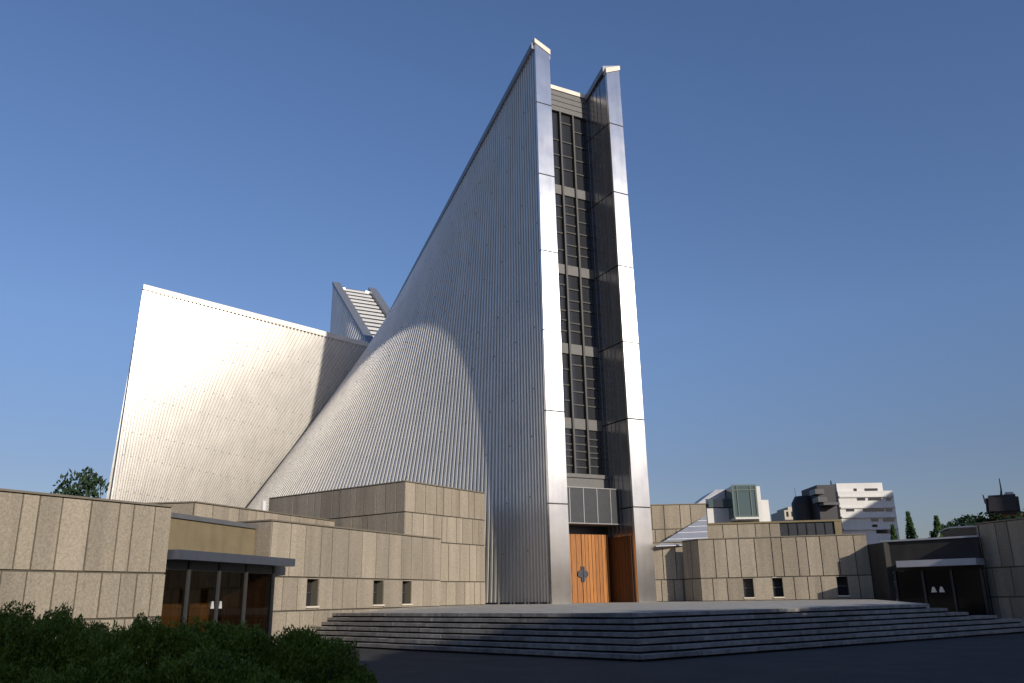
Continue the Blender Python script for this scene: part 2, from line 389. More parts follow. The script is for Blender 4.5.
# inner faces of the slot
REC = 3.1
for side in (0, 1):
    bm = bmesh.new(); s = 1 if side == 0 else -1
    aa = lambda z: (edge(aL0, aL1, z) + PWb + (PWt - PWb) * (z - zb) / (zt - zb)) if side == 0 else (edge(aR0, aR1, z) - PWb - (PWt - PWb) * (z - zb) / (zt - zb))
    zs = [zb - .25] + joints_l + [zt - .66]
    for k in range(7):
        z0, z1 = zs[k] + .04, zs[k + 1] - (.04 if k < 6 else 0)
        dz = REC * .25 if k == 6 else 0
        hexa(bm, [P3(aa(z0) - s * .5, .26, z0), P3(aa(z0), .26, z0), P3(aa(z0), REC + .8, z0), P3(aa(z0) - s * .5, REC + .8, z0)],
             [P3(aa(z1) - s * .5, .26, z1), P3(aa(z1), .26, z1), P3(aa(z1), REC + .8, z1 - dz), P3(aa(z1) - s * .5, REC + .8, z1 - dz)])
        for j in range(1, 6):
            b_ = .52 + (REC - .5) * j / 5.6
            hexa(bm, [P3(aa(z0) - s * .02, b_, z0), P3(aa(z0) + s * .03, b_, z0), P3(aa(z0) + s * .03, b_ + .035, z0), P3(aa(z0) - s * .02, b_ + .035, z0)],
                 [P3(aa(z1) - s * .02, b_, z1), P3(aa(z1) + s * .03, b_, z1 - dz * j / 6), P3(aa(z1) + s * .03, b_ + .035, z1 - dz * j / 6), P3(aa(z1) - s * .02, b_ + .035, z1)], 1)
    inn = obj('inner_cladding', local(bm, cath), [INNER, SEAM], cath)
    bm = bmesh.new()                                         # timber lining beside the door
    zl = BASE + 4.05; n = 7
    for j in range(n):
        b0_, b1_ = .4 + (REC - .6) * j / n + .012, .4 + (REC - .6) * (j + 1) / n - .012
        hexa(bm, [P3(aa(zb) , b0_, zb - .1), P3(aa(zb) + s * .08, b0_, zb - .1), P3(aa(zb) + s * .08, b1_, zb - .1), P3(aa(zb), b1_, zb - .1)],
             [P3(aa(zl) , b0_, zl), P3(aa(zl) + s * .08, b0_, zl), P3(aa(zl) + s * .08, b1_, zl), P3(aa(zl), b1_, zl)])
    obj('timber_lining', local(bm, cath), WOODR, cath)
# window slot
ai0 = lambda z: edge(aL0, aL1, z) + PWb + (PWt - PWb) * (z - zb) / (zt - zb)
ai1 = lambda z: edge(aR0, aR1, z) - PWb - (PWt - PWb) * (z - zb) / (zt - zb)
zsp = [PL(575, y, REC).z for y in (478, 424, 350, 272, 194)]
zbt = PL(575, 118, REC).z; ztop = PL(575, 98, REC).z
bm = bmesh.new()
z0, z1 = zsp[0], zbt
hexa(bm, [P3(ai0(z0), REC, z0), P3(ai1(z0), REC, z0), P3(ai1(z0), REC + .1, z0), P3(ai0(z0), REC + .1, z0)],
     [P3(ai0(z1), REC, z1), P3(ai1(z1), REC, z1), P3(ai1(z1), REC + .1, z1), P3(ai0(z1), REC + .1, z1)])
win = obj('slot_window', local(bm, cath), GLASS, cath)
mf = [(to_loc(PL(x, 325, REC))[0] - ai0(PL(575, 325, REC).z)) / (ai1(PL(575, 325, REC).z) - ai0(PL(575, 325, REC).z)) for x in (567.2, 580.8)]
print('mullion fractions', mf)
mfr = sorted([mf[0], mf[1], mf[0] - (mf[1] - mf[0]) if mf[0] > .4 else .12])
for fr in mfr:
    bm = bmesh.new(); g = lambda z: ai0(z) + (ai1(z) - ai0(z)) * fr
    hexa(bm, [P3(g(z0) - .065, REC - .28, z0), P3(g(z0) + .065, REC - .28, z0), P3(g(z0) + .065, REC - .004, z0), P3(g(z0) - .065, REC - .004, z0)],
         [P3(g(z1) - .065, REC - .28, z1), P3(g(z1) + .065, REC - .28, z1), P3(g(z1) + .065, REC - .004, z1), P3(g(z1) - .065, REC - .004, z1)])
    obj('mullion', local(bm, cath), MULL, win)
for zc in zsp[1:]:
    bm = bmesh.new(); h = .36
    hexa(bm, [P3(ai0(zc), REC - .12, zc - h), P3(ai1(zc), REC - .12, zc - h), P3(ai1(zc), REC - .005, zc - h), P3(ai0(zc), REC - .005, zc - h)],
         [P3(ai0(zc), REC - .12, zc + h), P3(ai1(zc), REC - .12, zc + h), P3(ai1(zc), REC - .005, zc + h), P3(ai0(zc), REC - .005, zc + h)])
    obj('spandrel', local(bm, cath), SPAND, win)
cuts = [0] + mfr + [1]; lv = zsp + [zbt]
for c in range(len(cuts) - 1):
    for k in range(5):
        lo, hi = lv[k] + .4, lv[k + 1] - .4; n = rnd.choice((4, 5, 5, 6)); z = lo
        for j in range(n):
            z += (hi - lo) / n * rnd.uniform(.65, 1.3)
            if z > hi - .3: break
            g0 = ai0(z) + (ai1(z) - ai0(z)) * cuts[c] + .1; g1 = ai0(z) + (ai1(z) - ai0(z)) * cuts[c + 1] - .1
            bm = bmesh.new()
            hexa(bm, [P3(g0, REC - .08, z - .045), P3(g1, REC - .08, z - .045), P3(g1, REC - .004, z - .045), P3(g0, REC - .004, z - .045)],
                 [P3(g0, REC - .08, z + .045), P3(g1, REC - .08, z + .045), P3(g1, REC - .004, z + .045), P3(g0, REC - .004, z + .045)])
            obj('glazing_bar', local(bm, cath), BARM, win)
# boarded head beam with flashing
bm = bmesh.new(); nb_ = 4
for k in range(nb_):
    z0, z1 = zbt + (ztop - zbt) * k / nb_ + .02, zbt + (ztop - zbt) * (k + 1) / nb_ - .03
    hexa(bm, [P3(ai0(z0), REC - .22, z0), P3(ai1(z0), REC - .22, z0), P3(ai1(z0), REC + .2, z0), P3(ai0(z0), REC + .2, z0)],
         [P3(ai0(z1), REC - .22, z1), P3(ai1(z1), REC - .22, z1), P3(ai1(z1), REC + .2, z1), P3(ai0(z1), REC + .2, z1)])
hb = obj('head_beam', local(bm, cath), SPAND, cath)
bm = bmesh.new(); z0, z1 = ztop + .005, ztop + .34
hexa(bm, [P3(ai0(z0), REC - .3, z0), P3(ai1(z0), REC - .3, z0), P3(ai1(z0), REC + .4, z0), P3(ai0(z0), REC + .4, z0)],
     [P3(ai0(z1), REC - .3, z1), P3(ai1(z1), REC - .3, z1), P3(ai1(z1), REC + .4, z1), P3(ai0(z1), REC + .4, z1)])
obj('flashing', local(bm, cath), CAP, hb)
# ledge, canopy, door
zc0, zc1 = PL(590, 523, 1.5).z, PL(590, 488.5, 1.5).z
zl0 = zc1 + .25
bm = bmesh.new()
hexa(bm, [P3(ai0(zl0), REC - .5, zc1 - .4), P3(ai1(zl0) - .0, REC - .5, zc1 - .4), P3(ai1(zl0), REC - .005, zc1 - .4), P3(ai0(zl0), REC - .005, zc1 - .4)],
     [P3(ai0(zl0), REC - .5, zsp[0] - .05), P3(ai1(zl0), REC - .5, zsp[0] - .05), P3(ai1(zl0), REC - .005, zsp[0] - .05), P3(ai0(zl0), REC - .005, zsp[0] - .05)])
hexa(bm, [P3(ai0(zl0), REC - .62, zsp[0] - .045), P3(ai1(zl0), REC - .62, zsp[0] - .045), P3(ai1(zl0), REC - .005, zsp[0] - .045), P3(ai0(zl0), REC - .005, zsp[0] - .045)],
     [P3(ai0(zl0), REC - .62, zsp[0] + .2), P3(ai1(zl0), REC - .62, zsp[0] + .2), P3(ai1(zl0), REC - .005, zsp[0] + .2), P3(ai0(zl0), REC - .005, zsp[0] + .2)])
obj('window_ledge', local(bm, cath), SPAND, cath)
CB = 1.5
ca1 = to_loc(PL(624, 510, CB))[0]; ca0 = ai0(zc0) + .02
bm = bmesh.new()
hexa(bm, [P3(ca0, CB, zc0), P3(ca1, CB, zc0), P3(ca1, REC - .02, zc0), P3(ca0, REC - .02, zc0)], [P3(ca0, CB, zc1), P3(ca1, CB, zc1), P3(ca1, REC - .02, zc1), P3(ca0, REC - .02, zc1)])
can = obj('door_canopy', local(bm, cath), SLATE, cath)
bm = bmesh.new()
npan = 5
for k in range(npan + 1):
    g = ca0 + (ca1 - ca0) * k / npan
    hexa(bm, [P3(g - .03, CB - .03, zc0), P3(g + .03, CB - .03, zc0), P3(g + .03, CB - .003, zc0), P3(g - .03, CB - .003, zc0)], [P3(g - .03, CB - .03, zc1), P3(g + .03, CB - .03, zc1), P3(g + .03, CB - .003, zc1), P3(g - .03, CB - .003, zc1)])
for z in (zc0 - .06, zc1):
    hexa(bm, [P3(ca0, CB - .05, z), P3(ca1 + .05, CB - .05, z), P3(ca1 + .05, REC - .03, z), P3(ca0, REC - .03, z)], [P3(ca0, CB - .05, z + .06), P3(ca1 + .05, CB - .05, z + .06), P3(ca1 + .05, REC - .03, z + .06), P3(ca0, REC - .03, z + .06)])
obj('canopy_trim', local(bm, cath), SEAM, can)
lp = PL(623.5, 524, CB - .1)
bm = bmesh.new(); q = to_loc(lp)
hexa(bm, [P3(q[0] - .1, q[1], lp.z - .17), P3(q[0] + .12, q[1], lp.z - .17), P3(q[0] + .12, q[1] + .25, lp.z - .17), P3(q[0] - .1, q[1] + .25, lp.z - .17)],
     [P3(q[0] - .1, q[1], lp.z + .12), P3(q[0] + .12, q[1], lp.z + .12), P3(q[0] + .12, q[1] + .25, lp.z + .12), P3(q[0] - .1, q[1] + .25, lp.z + .12)])
obj('wall_lamp', local(bm, cath), HANDLE, cath)
DREC = REC - .4
zd1 = PL(590, 534.5, DREC).z
def door_leaf(a0_, a1_, n):
    bm = bmesh.new()
    for j in range(n):
        g0, g1 = a0_ + (a1_ - a0_) * j / n + .016, a0_ + (a1_ - a0_) * (j + 1) / n - .016
        hexa(bm, [P3(g0, DREC, zb - .05), P3(g1, DREC, zb - .05), P3(g1, DREC + .09, zb - .05), P3(g0, DREC + .09, zb - .05)],
             [P3(g0, DREC, zd1), P3(g1, DREC, zd1), P3(g1, DREC + .09, zd1), P3(g0, DREC + .09, zd1)])
    return obj('wooden_door', local(bm, cath), WOOD, cath)
dr = to_loc(PL(609.5, 570, DREC))[0]; hx = to_loc(PL(582.5, 574, DREC)); hz = PL(582.5, 574, DREC).z
dl = ai0(zb) + .15
dm = hx[0]
d1 = door_leaf(dl, dm - .012, 6); d2 = door_leaf(dm + .012, dr, 8)
for leaf, s in ((d1, -1), (d2, 1)):                          # half of a stepped cross on each leaf
    bm = bmesh.new(); d0 = DREC - .09
    for (x0, x1, h) in ((.018, .13, .46), (.13, .30, .21), (.30, .39, .13)):
        xa, xb = sorted((dm + s * x0, dm + s * (x1 - .002)))
        hexa(bm, [P3(xa, d0, hz - h), P3(xb, d0, hz - h), P3(xb, DREC - .003, hz - h), P3(xa, DREC - .003, hz - h)],
             [P3(xa, d0, hz + h), P3(xb, d0, hz + h), P3(xb, DREC - .003, hz + h), P3(xa, DREC - .003, hz + h)])
    obj('cross_handle', local(bm, cath), IRON, leaf)
bm = bmesh.new()                                             # dark frame behind and above the doors
hexa(bm, [P3(ai0(zb), REC, zb - .2), P3(ai1(zb), REC, zb - .2), P3(ai1(zb), REC + .2, zb - .2), P3(ai0(zb), REC + .2, zb - .2)],
     [P3(ai0(zb), REC, zc0 - .07), P3(ai1(zb), REC, zc0 - .07), P3(ai1(zb), REC + .2, zc0 - .07), P3(ai0(zb), REC + .2, zc0 - .07)])
obj('door_frame', local(bm, cath), BRONZE, cath)
# plain dark plinth under the ribbed flank
bm = bmesh.new()
prev = None
for k in range(15):
    a = k / 28; q = (flb + W5) * (1 - a) ** 3 + CT[0] * 3 * a * (1 - a) ** 2 + CT[1] * 3 * a * a * (1 - a) + FOOT * a ** 3
    if prev is not None:
        d_ = (q.xy - prev.xy); L_ = d_.length; d_ /= L_; n_ = V2(-d_.y, d_.x)
        if n_.dot(V2(-1, -.6)) < 0: n_ = -n_
        obox(bm, prev.xy, d_, n_, 0, L_ + .03, -.4, .16, BASE - .3, BASE + .13)
    prev = q
obj('plinth', local(bm, cath), BRONZE, cath)

# ------------------------------------------------------------------ stone panel walls
ROWZ = [1.33, 2.64, 4.77, 6.28, 7.92]
def panel_wall(name, p0, p1, rows, parent, seed, thick=.5, openings=(), wmin=.55, wmax=1.35, gap=.024, coping=True, o=None, z_bot=None):
    """one face of concrete panels from p0 to p1; front side is to the right of p0->p1 when seen from above"""
    R_ = random.Random(seed); p0 = V2(*p0); p1 = V2(*p1); L = (p1 - p0).length; d = (p1 - p0) / L; n = V2(d.y, -d.x)
    bm = bmesh.new()
    ops = sorted(openings)
    for k in range(len(rows) - 1):
        z0, z1 = rows[k], rows[k + 1]
        here = [q for q in ops if q[2] < z1 - .05 and q[3] > z0 + .05]
        segs = []; s = 0.0
        for q in here: segs.append((s, q[0])); s = q[1]
        segs.append((s, L))
        for (a, b) in segs:
            if b - a < .02: continue
            obox(bm, p0, d, n, a, b, -thick, -.05, z0, z1, 1)
            x = a
            while x < b - 1e-4:
                wd = R_.choice((R_.uniform(wmin, wmin + .25), R_.uniform(wmax - .35, wmax), R_.uniform(wmax - .3, wmax)))
                if b - x - wd < wmin * .8: wd = b - x
                g0, g1 = (gap if x > 0 else 0), (gap if x + wd < L - .01 else 0)
                obox(bm, p0, d, n, x + g0, min(x + wd, b) - g1, -.045, R_.uniform(-.006, .010), z0 + gap * 1.3, z1 - gap * 1.3, 0)
                x += wd
        for q in here:                      # masonry over / under an opening inside the row
            if q[3] < z1 - .05:
                obox(bm, p0, d, n, q[0] + .002, q[1] - .002, -thick, -.004, q[3], z1 - gap, 0)
            if q[2] > z0 + .05:
                obox(bm, p0, d, n, q[0] + .002, q[1] - .002, -thick, -.004, z0 + gap, q[2], 0)
    wl = obj(name, local(bm, parent), [CONC, JOINT], parent)
    if coping:
        bm = bmesh.new(); obox(bm, p0, d, n, -.01, L + .01, -thick - .05, .03, rows[-1] + .002, rows[-1] + .06)
        obj('coping', local(bm, parent), FLASH, wl)
    for q in ops:
        bm = bmesh.new(); obox(bm, p0, d, n, q[0] + .001, q[1] - .001, -thick - .25, -thick + .12, q[2], q[3])
        wn = obj('window', local(bm, parent), GLASS, parent)
        bm = bmesh.new(); zm = q[2] + (q[3] - q[2]) * .5
        obox(bm, p0, d, n, q[0] + .002, q[1] - .002, -thick + .121, -thick + .17, zm - .03, zm + .03)
        obj('window_bar', local(bm, parent), MULL, wn)
        bm = bmesh.new(); obox(bm, p0, d, n, q[0] - .04, q[1] + .04, -thick + .15, .06, q[2] - .07, q[2] - .005)
        obj('sill', local(bm, parent), CAP, wn)
    return wl
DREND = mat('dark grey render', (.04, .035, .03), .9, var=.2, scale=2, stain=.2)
SHGL = mat('shaded glass', (.008, .008, .009), .15, 0, spec=.15)  # darker, duller glass with the porch's deep shade put into its colour
FLASH = mat('thin lead flashing', (.20, .17, .125), .6, .2, var=.1)
def solid(parent, pts, z0, z1, m=None, name='roof_slab'):
    bm = bmesh.new(); b = [bm.verts.new((x, y, z0)) for x, y in pts]; t = [bm.verts.new((x, y, z1)) for x, y in pts]
    bm.faces.new(b[::-1]); bm.faces.new(t)
    for i in range(len(pts)): j = (i + 1) % len(pts); bm.faces.new((b[i], b[j], t[j], t[i]))
    return obj(name, local(bm, parent), m or ROOFM, parent)
def wall_t(px, p0, p1, py=590):
    """distance along the wall p0->p1 of the point seen in this pixel column"""
    p0 = V2(*p0); p1 = V2(*p1); d = (p1 - p0).normalized(); n = Vector((d.y, -d.x, 0)); q = on_plane(px, py, V3(p0, 0), n)
    return (q.xy - p0).dot(d)

# near stone wall on the left
WA0 = (-16.6, 16.6); WA1 = (-10.78, 26.75)
a_w = thing('stone_wall', 'pale aggregate panel wall standing behind the clipped shrubs, ending at the glass doors', 'wall', loc=(-12, 24, 0))
panel_wall('wall_panels', WA0, WA1, [-.05, .3, 1.3, 2.58, 4.58], a_w, 11, wmin=.45, wmax=.95)
dWA = (V2(*WA1) - V2(*WA0)).normalized(); nWA = V2(dWA.y, -dWA.x)
e1 = V2(*WA1) - nWA * .52; e2 = e1 - nWA * 6
panel_wall('wall_panels', tuple(V2(*WA1) - nWA * .52 + dWA * 0.0), tuple(e2), [0, .3, 1.3, 2.58, 4.58], a_w, 12)
solid(a_w, [tuple(V2(*WA0) - nWA * .6), tuple(e1 - dWA * .55), tuple(e2 - dWA * .55), tuple(V2(*WA0) - nWA * 6.5)], 4.0, 4.45)

# window wall annex between doors and tower
WB0 = (-9.62, 34.0); WB1 = (-4.0, 46.3)
dWB = (V2(*WB1) - V2(*WB0)).normalized(); nWB = V2(dWB.y, -dWB.x)
b_w = thing('stone_annex', 'low stone panelled annex with three slot windows left of the tall tower', 'building', loc=(-8, 39, 0))
wz = (1.50, 2.58)
ops = []
for x0, x1 in ((307, 318.5), (373.5, 383.5), (402.5, 411.5)):
    ops.append((wall_t(x0, WB0, WB1), wall_t(x1, WB0, WB1), wz[0], wz[1]))
panel_wall('wall_panels', WB0, WB1, [0, 1.33, 2.64, 4.77], b_w, 5, openings=ops, wmin=.7, wmax=1.22)
eB = V2(*WB0) - nWB * 3.5
panel_wall('wall_panels', tuple(eB - dWB * .07), tuple(V2(*WB0) - dWB * .07), [0, 1.33, 2.64, 4.77], b_w, 6, thick=.06)
panel_wall('wall_panels', tuple(V2(*WB1) + nWB * 0 - nWB * .02), tuple(V2(*WB1) - nWB * 3), [1.0, 1.33, 2.64, 4.77], b_w, 8)
solid(b_w, [tuple(V2(*WB0) - nWB * .6 + dWB * .6), tuple(V2(*WB1) - nWB * .6), tuple(V2(*WB1) - nWB * 5), tuple(V2(*WB0) - nWB * 5 + dWB * .6)], 4.0, 4.6)

# tall stone block against the tower
WC0 = (-6.0, 46.45); WC1 = (-1.85, 52.6); WC2 = (-15.5, 53.6)
c_w = thing('stone_block', 'tallest stone panelled block with a sharp corner, butting against the ribbed metal flank', 'building', loc=(-5, 50, 1))
panel_wall('wall_panels', (WC0[0] + .03, WC0[1] + .045), WC1, [1.0] + ROWZ, c_w, 21, wmin=.45, wmax=1.05, thick=.06)
panel_wall('wall_panels', WC2, WC0, [1.0] + ROWZ, c_w, 22, wmin=.45, wmax=1.05, thick=.06)
solid(c_w, [(-5.95, 46.62), (-2.0, 52.5), (-5, 57), (-15.3, 53.75)], 1.0, 7.75)

# set back block behind the porch
d_w = thing('stone_block', 'long low stone block set back on the roof above the glass porch', 'building', loc=(-14, 36, 0))
WD0 = at(195.5, 503, 38.5).xy; WD1 = at(335, 513, 49.0).xy
zD = at(195.5, 502.5, 38.5).z
print('setback', WD0, WD1, zD, at(335, 514, 49).z)
panel_wall('wall_panels', tuple(WD0), tuple(WD1), [3.4, 5.1, zD], d_w, 31, wmin=.6, wmax=1.2)
dD = (WD1 - WD0).normalized(); nD = V2(dD.y, -dD.x)
panel_wall('wall_panels', tuple(WD0 - nD * 4.5 - dD * 1.2), tuple(WD0 - nD * .1 - dD*.02), [3.4, 5.1, zD], d_w, 32)
solid(d_w, [tuple(WD0 - nD * .6 + dD), tuple(WD1 - nD * .6), tuple(WD1 - nD * 3), tuple(WD0 - nD * 4 + dD)], 5.3, zD - .2)
# small white standpipe on the roof
bm = bmesh.new(); pp = at(264, 511, 48); tube(bm, pp - Vector((0, 0, 1)), at(264, 501, 48), .14)
tag(obj('vent_pipe', bm, WHITE), 'short white vent pipe rising from the roof edge below the metal valley', 'pipe')

# glass entrance porch on the left
pg = thing('entrance_porch', 'glass entrance porch with dark flat canopy and orange timber behind the panes', 'porch', loc=(-10.5, 30, 0))
q0 = V2(*WA1) - nWA * .55; 
G0 = V2(*WA1) - nWA * .35 + dWA * .0; G1 = V2(*WB0) + nWB * .0 + dWB * .0
G1 = V2(-9.35, 33.9)
dG = (G1 - G0).normalized(); nG = V2(dG.y, -dG.x); LG = (G1 - G0).length
zcan = at(230, 561.5, 29.0).z; zcan2 = at(230, 552.5, 29.0).z
print('porch', G0, G1, LG, zcan, zcan2)
bm = bmesh.new(); obox(bm, G0, dG, nG, .06, LG + .35, -.6, .62, zcan, zcan2); obj('canopy', local(bm, pg), FASCIA, pg)
bm = bmesh.new(); obox(bm, G0, dG, nG, -.3, LG + .3, -3.2, -.62, zcan + .05, zcan2 - .04); obj('ceiling_slab', local(bm, pg), BRONZE, pg)
zw1 = at(215, 525, 32).z
gT = V2(*WA1) - nWA * 1.2
bm = bmesh.new(); obox(bm, G0, dG, nG, -.1, LG - .02, -1.6, -1.0, zcan2 - .02, zw1); up_w = obj('upper_wall', local(bm, pg), TAN, pg)
bm = bmesh.new(); obox(bm, G0, dG, nG, -.1, LG - .02, -1.75, -.92, zw1 + .002, zw1 + .16); obj('coping', local(bm, pg), SEAM, up_w)
cuts = [.0, .22, .47, .72, 1.0]
zh = zcan - .28
for k, c in enumerate(cuts):
    bm = bmesh.new(); x = c * (LG - .2) + .1
    obox(bm, G0, dG, nG, x - .07, x + .07, -.14, .0, 0, zcan); obj('post', local(bm, pg), BARM if 0 < k < 4 else BRONZE, pg)
bm = bmesh.new(); obox(bm, G0, dG, nG, .18, LG - .18, -.11, -.03, zh, zcan - .005); obj('door_head', local(bm, pg), BRONZE, pg)
PANE = bpy.data.materials.new('clear glass'); PANE.use_nodes = True
pn, plk = nodes(PANE); pn.remove(pn['Principled BSDF'])
tr_b = pn.new('ShaderNodeBsdfTransparent'); tr_b.inputs[0].default_value = (.60, .62, .60, 1)
gl_b = pn.new('ShaderNodeBsdfGlossy'); gl_b.inputs['Roughness'].default_value = .02
mx_b = pn.new('ShaderNodeMixShader'); mx_b.inputs[0].default_value = .03
plk.new(tr_b.outputs[0], mx_b.inputs[1]); plk.new(gl_b.outputs[0], mx_b.inputs[2])
plk.new(mx_b.outputs[0], pn['Material Output'].inputs[0])
for k in range(4):
    x0, x1 = cuts[k] * (LG - .2) + .1 + .071, cuts[k + 1] * (LG - .2) + .1 - .071
    bm = bmesh.new(); obox(bm, G0, dG, nG, x0, x1, -.08, -.06, .06, zh - .002)
    nm = 'glass_door' if k in (1, 2) else 'glass_pane'
    dd = obj(nm, local(bm, pg), PANE, pg)
    if k in (1, 2):
        bm = bmesh.new(); xh = x1 - .17 if k == 1 else x0 + .17
        c0 = G0 + dG * xh; zc_ = 1.62
        def trap(s): return None
        p_ = lambda l, z, t: V3(c0 + dG * l + nG * t, z)
        hexa(bm, [p_(-.08, zc_ - .12, -.055), p_(.08, zc_ - .12, -.055), p_(.08, zc_ - .12, -.02), p_(-.08, zc_ - .12, -.02)],
             [p_(-.03, zc_ + .12, -.055), p_(.03, zc_ + .12, -.055), p_(.03, zc_ + .12, -.02), p_(-.03, zc_ + .12, -.02)])
        obj('handle', local(bm, pg), HANDLE, dd)
bm = bmesh.new(); n = 16
for j in range(n):
    obox(bm, G0, dG, nG, LG * j / n + .01, LG * (j + 1) / n - .01, -2.75, -2.6, 0, zcan + .05)
obj('timber_panelling', local(bm, pg), WOOD, pg)
bm = bmesh.new(); n = 10
for j in range(n): obox(bm, G0, dG, nG, LG - .32, LG - .18, -2.58 + 2.4 * j / n + .01, -2.58 + 2.4 * (j + 1) / n - .01, 0, zcan + .05)
obj('timber_panelling', local(bm, pg), WOODR, pg)
bm = bmesh.new(); obox(bm, G0, dG, nG, 0, LG, -3.6, .9, -.05, .05); obj('porch_floor', local(bm, pg), PAVE, pg)

# right hand annex
RA0 = (11.1, 52.4); RA1 = (20.35, 50.0)
e_w = thing('stone_annex', 'low stone panelled annex with three dark slot windows right of the tall tower', 'building', loc=(15, 52, 1))
ops = []
for x0, x1, z_ in ((744, 753.5, 1.52), (773.5, 783, 1.52), (838, 848.5, 1.55)):
    ops.append((wall_t(x0, RA0, RA1), wall_t(x1, RA0, RA1), z_, 2.58))
panel_wall('wall_panels', RA0, RA1, [0, 1.33, 2.64, 4.9], e_w, 41, openings=ops, wmin=.5, wmax=1.0)
dRA = (V2(*RA1) - V2(*RA0)).normalized(); nRA = V2(dRA.y, -dRA.x)
panel_wall('wall_panels', tuple(at(684, 570, 54.0).xy), tuple(V2(*RA0) - nRA * .05 - dRA * .02), [0, 1.33, 2.64, 4.9], e_w, 42, thick=.06, wmin=.4, wmax=.9)
panel_wall('wall_panels', tuple(V2(*RA1) - nRA * .04), tuple(V2(*RA1) - nRA * 6 + dRA * .5), [0, 1.33, 2.64, 4.9], e_w, 43)
solid(e_w, [tuple(V2(*RA0) - nRA * .6 + dRA * .5), tuple(V2(*RA1) - nRA * .6 - dRA * .6), tuple(V2(*RA1) - nRA * 6 - dRA * .6), tuple(V2(*RA0) - nRA * 6 + dRA)], 4.0, 4.7)
# recessed wall next to the pillar, taller wall behind, sheet metal slope
RB0 = (8.45, 54.8); RB1 = (12.6, 54.2)
f_w = thing('stone_block', 'stone panelled corner block beside the right pillar with a pale triangular sheet roof', 'building', loc=(10, 57, 1))
panel_wall('wall_panels', RB0, RB1, [0, 1.33, 2.64, 4.9], f_w, 51, wmin=.45, wmax=.85)
tq = at(705.5, 503, 62)
panel_wall('wall_panels', (7.2, 62.3), (tq.x, 62.0), [3, 6.28, at(680, 504.5, 62).z], f_w, 52, wmin=.7, wmax=1.3)
panel_wall('wall_panels', (tq.x, 62.05), (tq.x + .6, 68), [3, 6.28, at(680, 504.5, 62).z], f_w, 53)
bm = bmesh.new()
A_ = at(656, 546, 54.0); B_ = at(708, 544, 54.6); Ct = at(706.5, 515, 61.7)
dv = Vector((0, 0, -.03))
NSH = 5
for k in range(NSH):
    t0, t1 = k / NSH, (k + 1) / NSH - .012
    a0_, b0_, a1_, b1_ = A_.lerp(Ct, t0), B_.lerp(Ct, t0), A_.lerp(Ct, t1), B_.lerp(Ct, t1)
    hexa(bm, [a0_ + dv, b0_ + dv, b1_ + dv, a1_ + dv], [a0_, b0_, b1_, a1_])
obj('sheet_roof', local(bm, f_w), SHEET, f_w)
# upper storey behind the right annex
g_w = thing('stone_block', 'long tan upper storey with a dark glazed strip behind the right annex parapet', 'building', loc=(17, 60, 4))
GA = at(706, 530, 60).xy; GB = at(842, 530, 58.5).xy
zg = at(775, 523, 59.2).z
gap1 = at(780, 530, 59.2).xy; gap2 = at(835, 530, 58.6).xy
panel_wall('wall_panels', tuple(GA), tuple(gap1), [3.5, zg], g_w, 61, wmin=.8, wmax=1.3)
dg_ = (GB - GA).normalized(); ng_ = V2(dg_.y, -dg_.x)
bm = bmesh.new(); L1 = (gap1 - GA).length; L2 = (gap2 - GA).length; L3 = (GB - GA).length
obox(bm, GA, dg_, ng_, L1 + .01, L2 - .01, -.5, -.1, 3.5, zg); gs = obj('glazed_strip', local(bm, g_w), SLATE, g_w)
bm = bmesh.new()
for k in range(7): x = L1 + (L2 - L1) * k / 6; obox(bm, GA, dg_, ng_, x - .03, x + .03, -.098, -.05, 3.5, zg)
obj('mullion', local(bm, g_w), BRONZE, gs)
bm = bmesh.new(); obox(bm, GA, dg_, ng_, L2, L3, -.6, .02, 3.5, zg); obj('rendered_wall', local(bm, g_w), TAN, g_w)
bm = bmesh.new(); obox(bm, GA, dg_, ng_, 0, L3 + .05, -.7, .06, zg + .003, zg + .12); obj('coping', local(bm, g_w), TAN, g_w)
bm = bmesh.new(); obox(bm, GA, dg_, ng_, .05, L3 - .05, -6, -.62, 3.5, zg - .1); obj('roof_slab', local(bm, g_w), ROOFM, g_w)

# right hand porch in deep shade
pr = thing('entrance_porch', 'dark sunken entrance porch under a pale canopy edge at the far right', 'porch', loc=(23, 47, 0))
H0 = V2(20.6, 47.9); H1 = V2(23.95, 44.65); dH = (H1 - H0).normalized(); nH = V2(dH.y, -dH.x); LH = (H1 - H0).length
zr0, zr1 = at(930, 566.5, 46).z, at(930, 560, 46).z
xc0 = (on_plane(896, 563, V3(H0 + nH * 1.0, 0), V3(nH, 0)).xy - H0).dot(dH)
bm = bmesh.new(); obox(bm, H0, dH, nH, xc0, LH, -.4, 1.0, zr0, zr1); obj('canopy', local(bm, pr), SHEET, pr)
zr2 = at(915, 541, 47.5).z
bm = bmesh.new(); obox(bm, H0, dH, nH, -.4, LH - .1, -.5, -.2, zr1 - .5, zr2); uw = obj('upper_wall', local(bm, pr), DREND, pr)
bm = bmesh.new(); obox(bm, H0, dH, nH, -.4, LH - .05, -.6, -.1, zr2 + .002, zr2 + .09); obj('coping', local(bm, pr), SHEET, uw)
for k in range(4):
    bm = bmesh.new(); x = .1 + (LH - .3) * k / 3
    obox(bm, H0, dH, nH, x - .06, x + .06, -.42, -.2, 0, zr1 - .51); obj('post', local(bm, pr), BRONZE, pr)
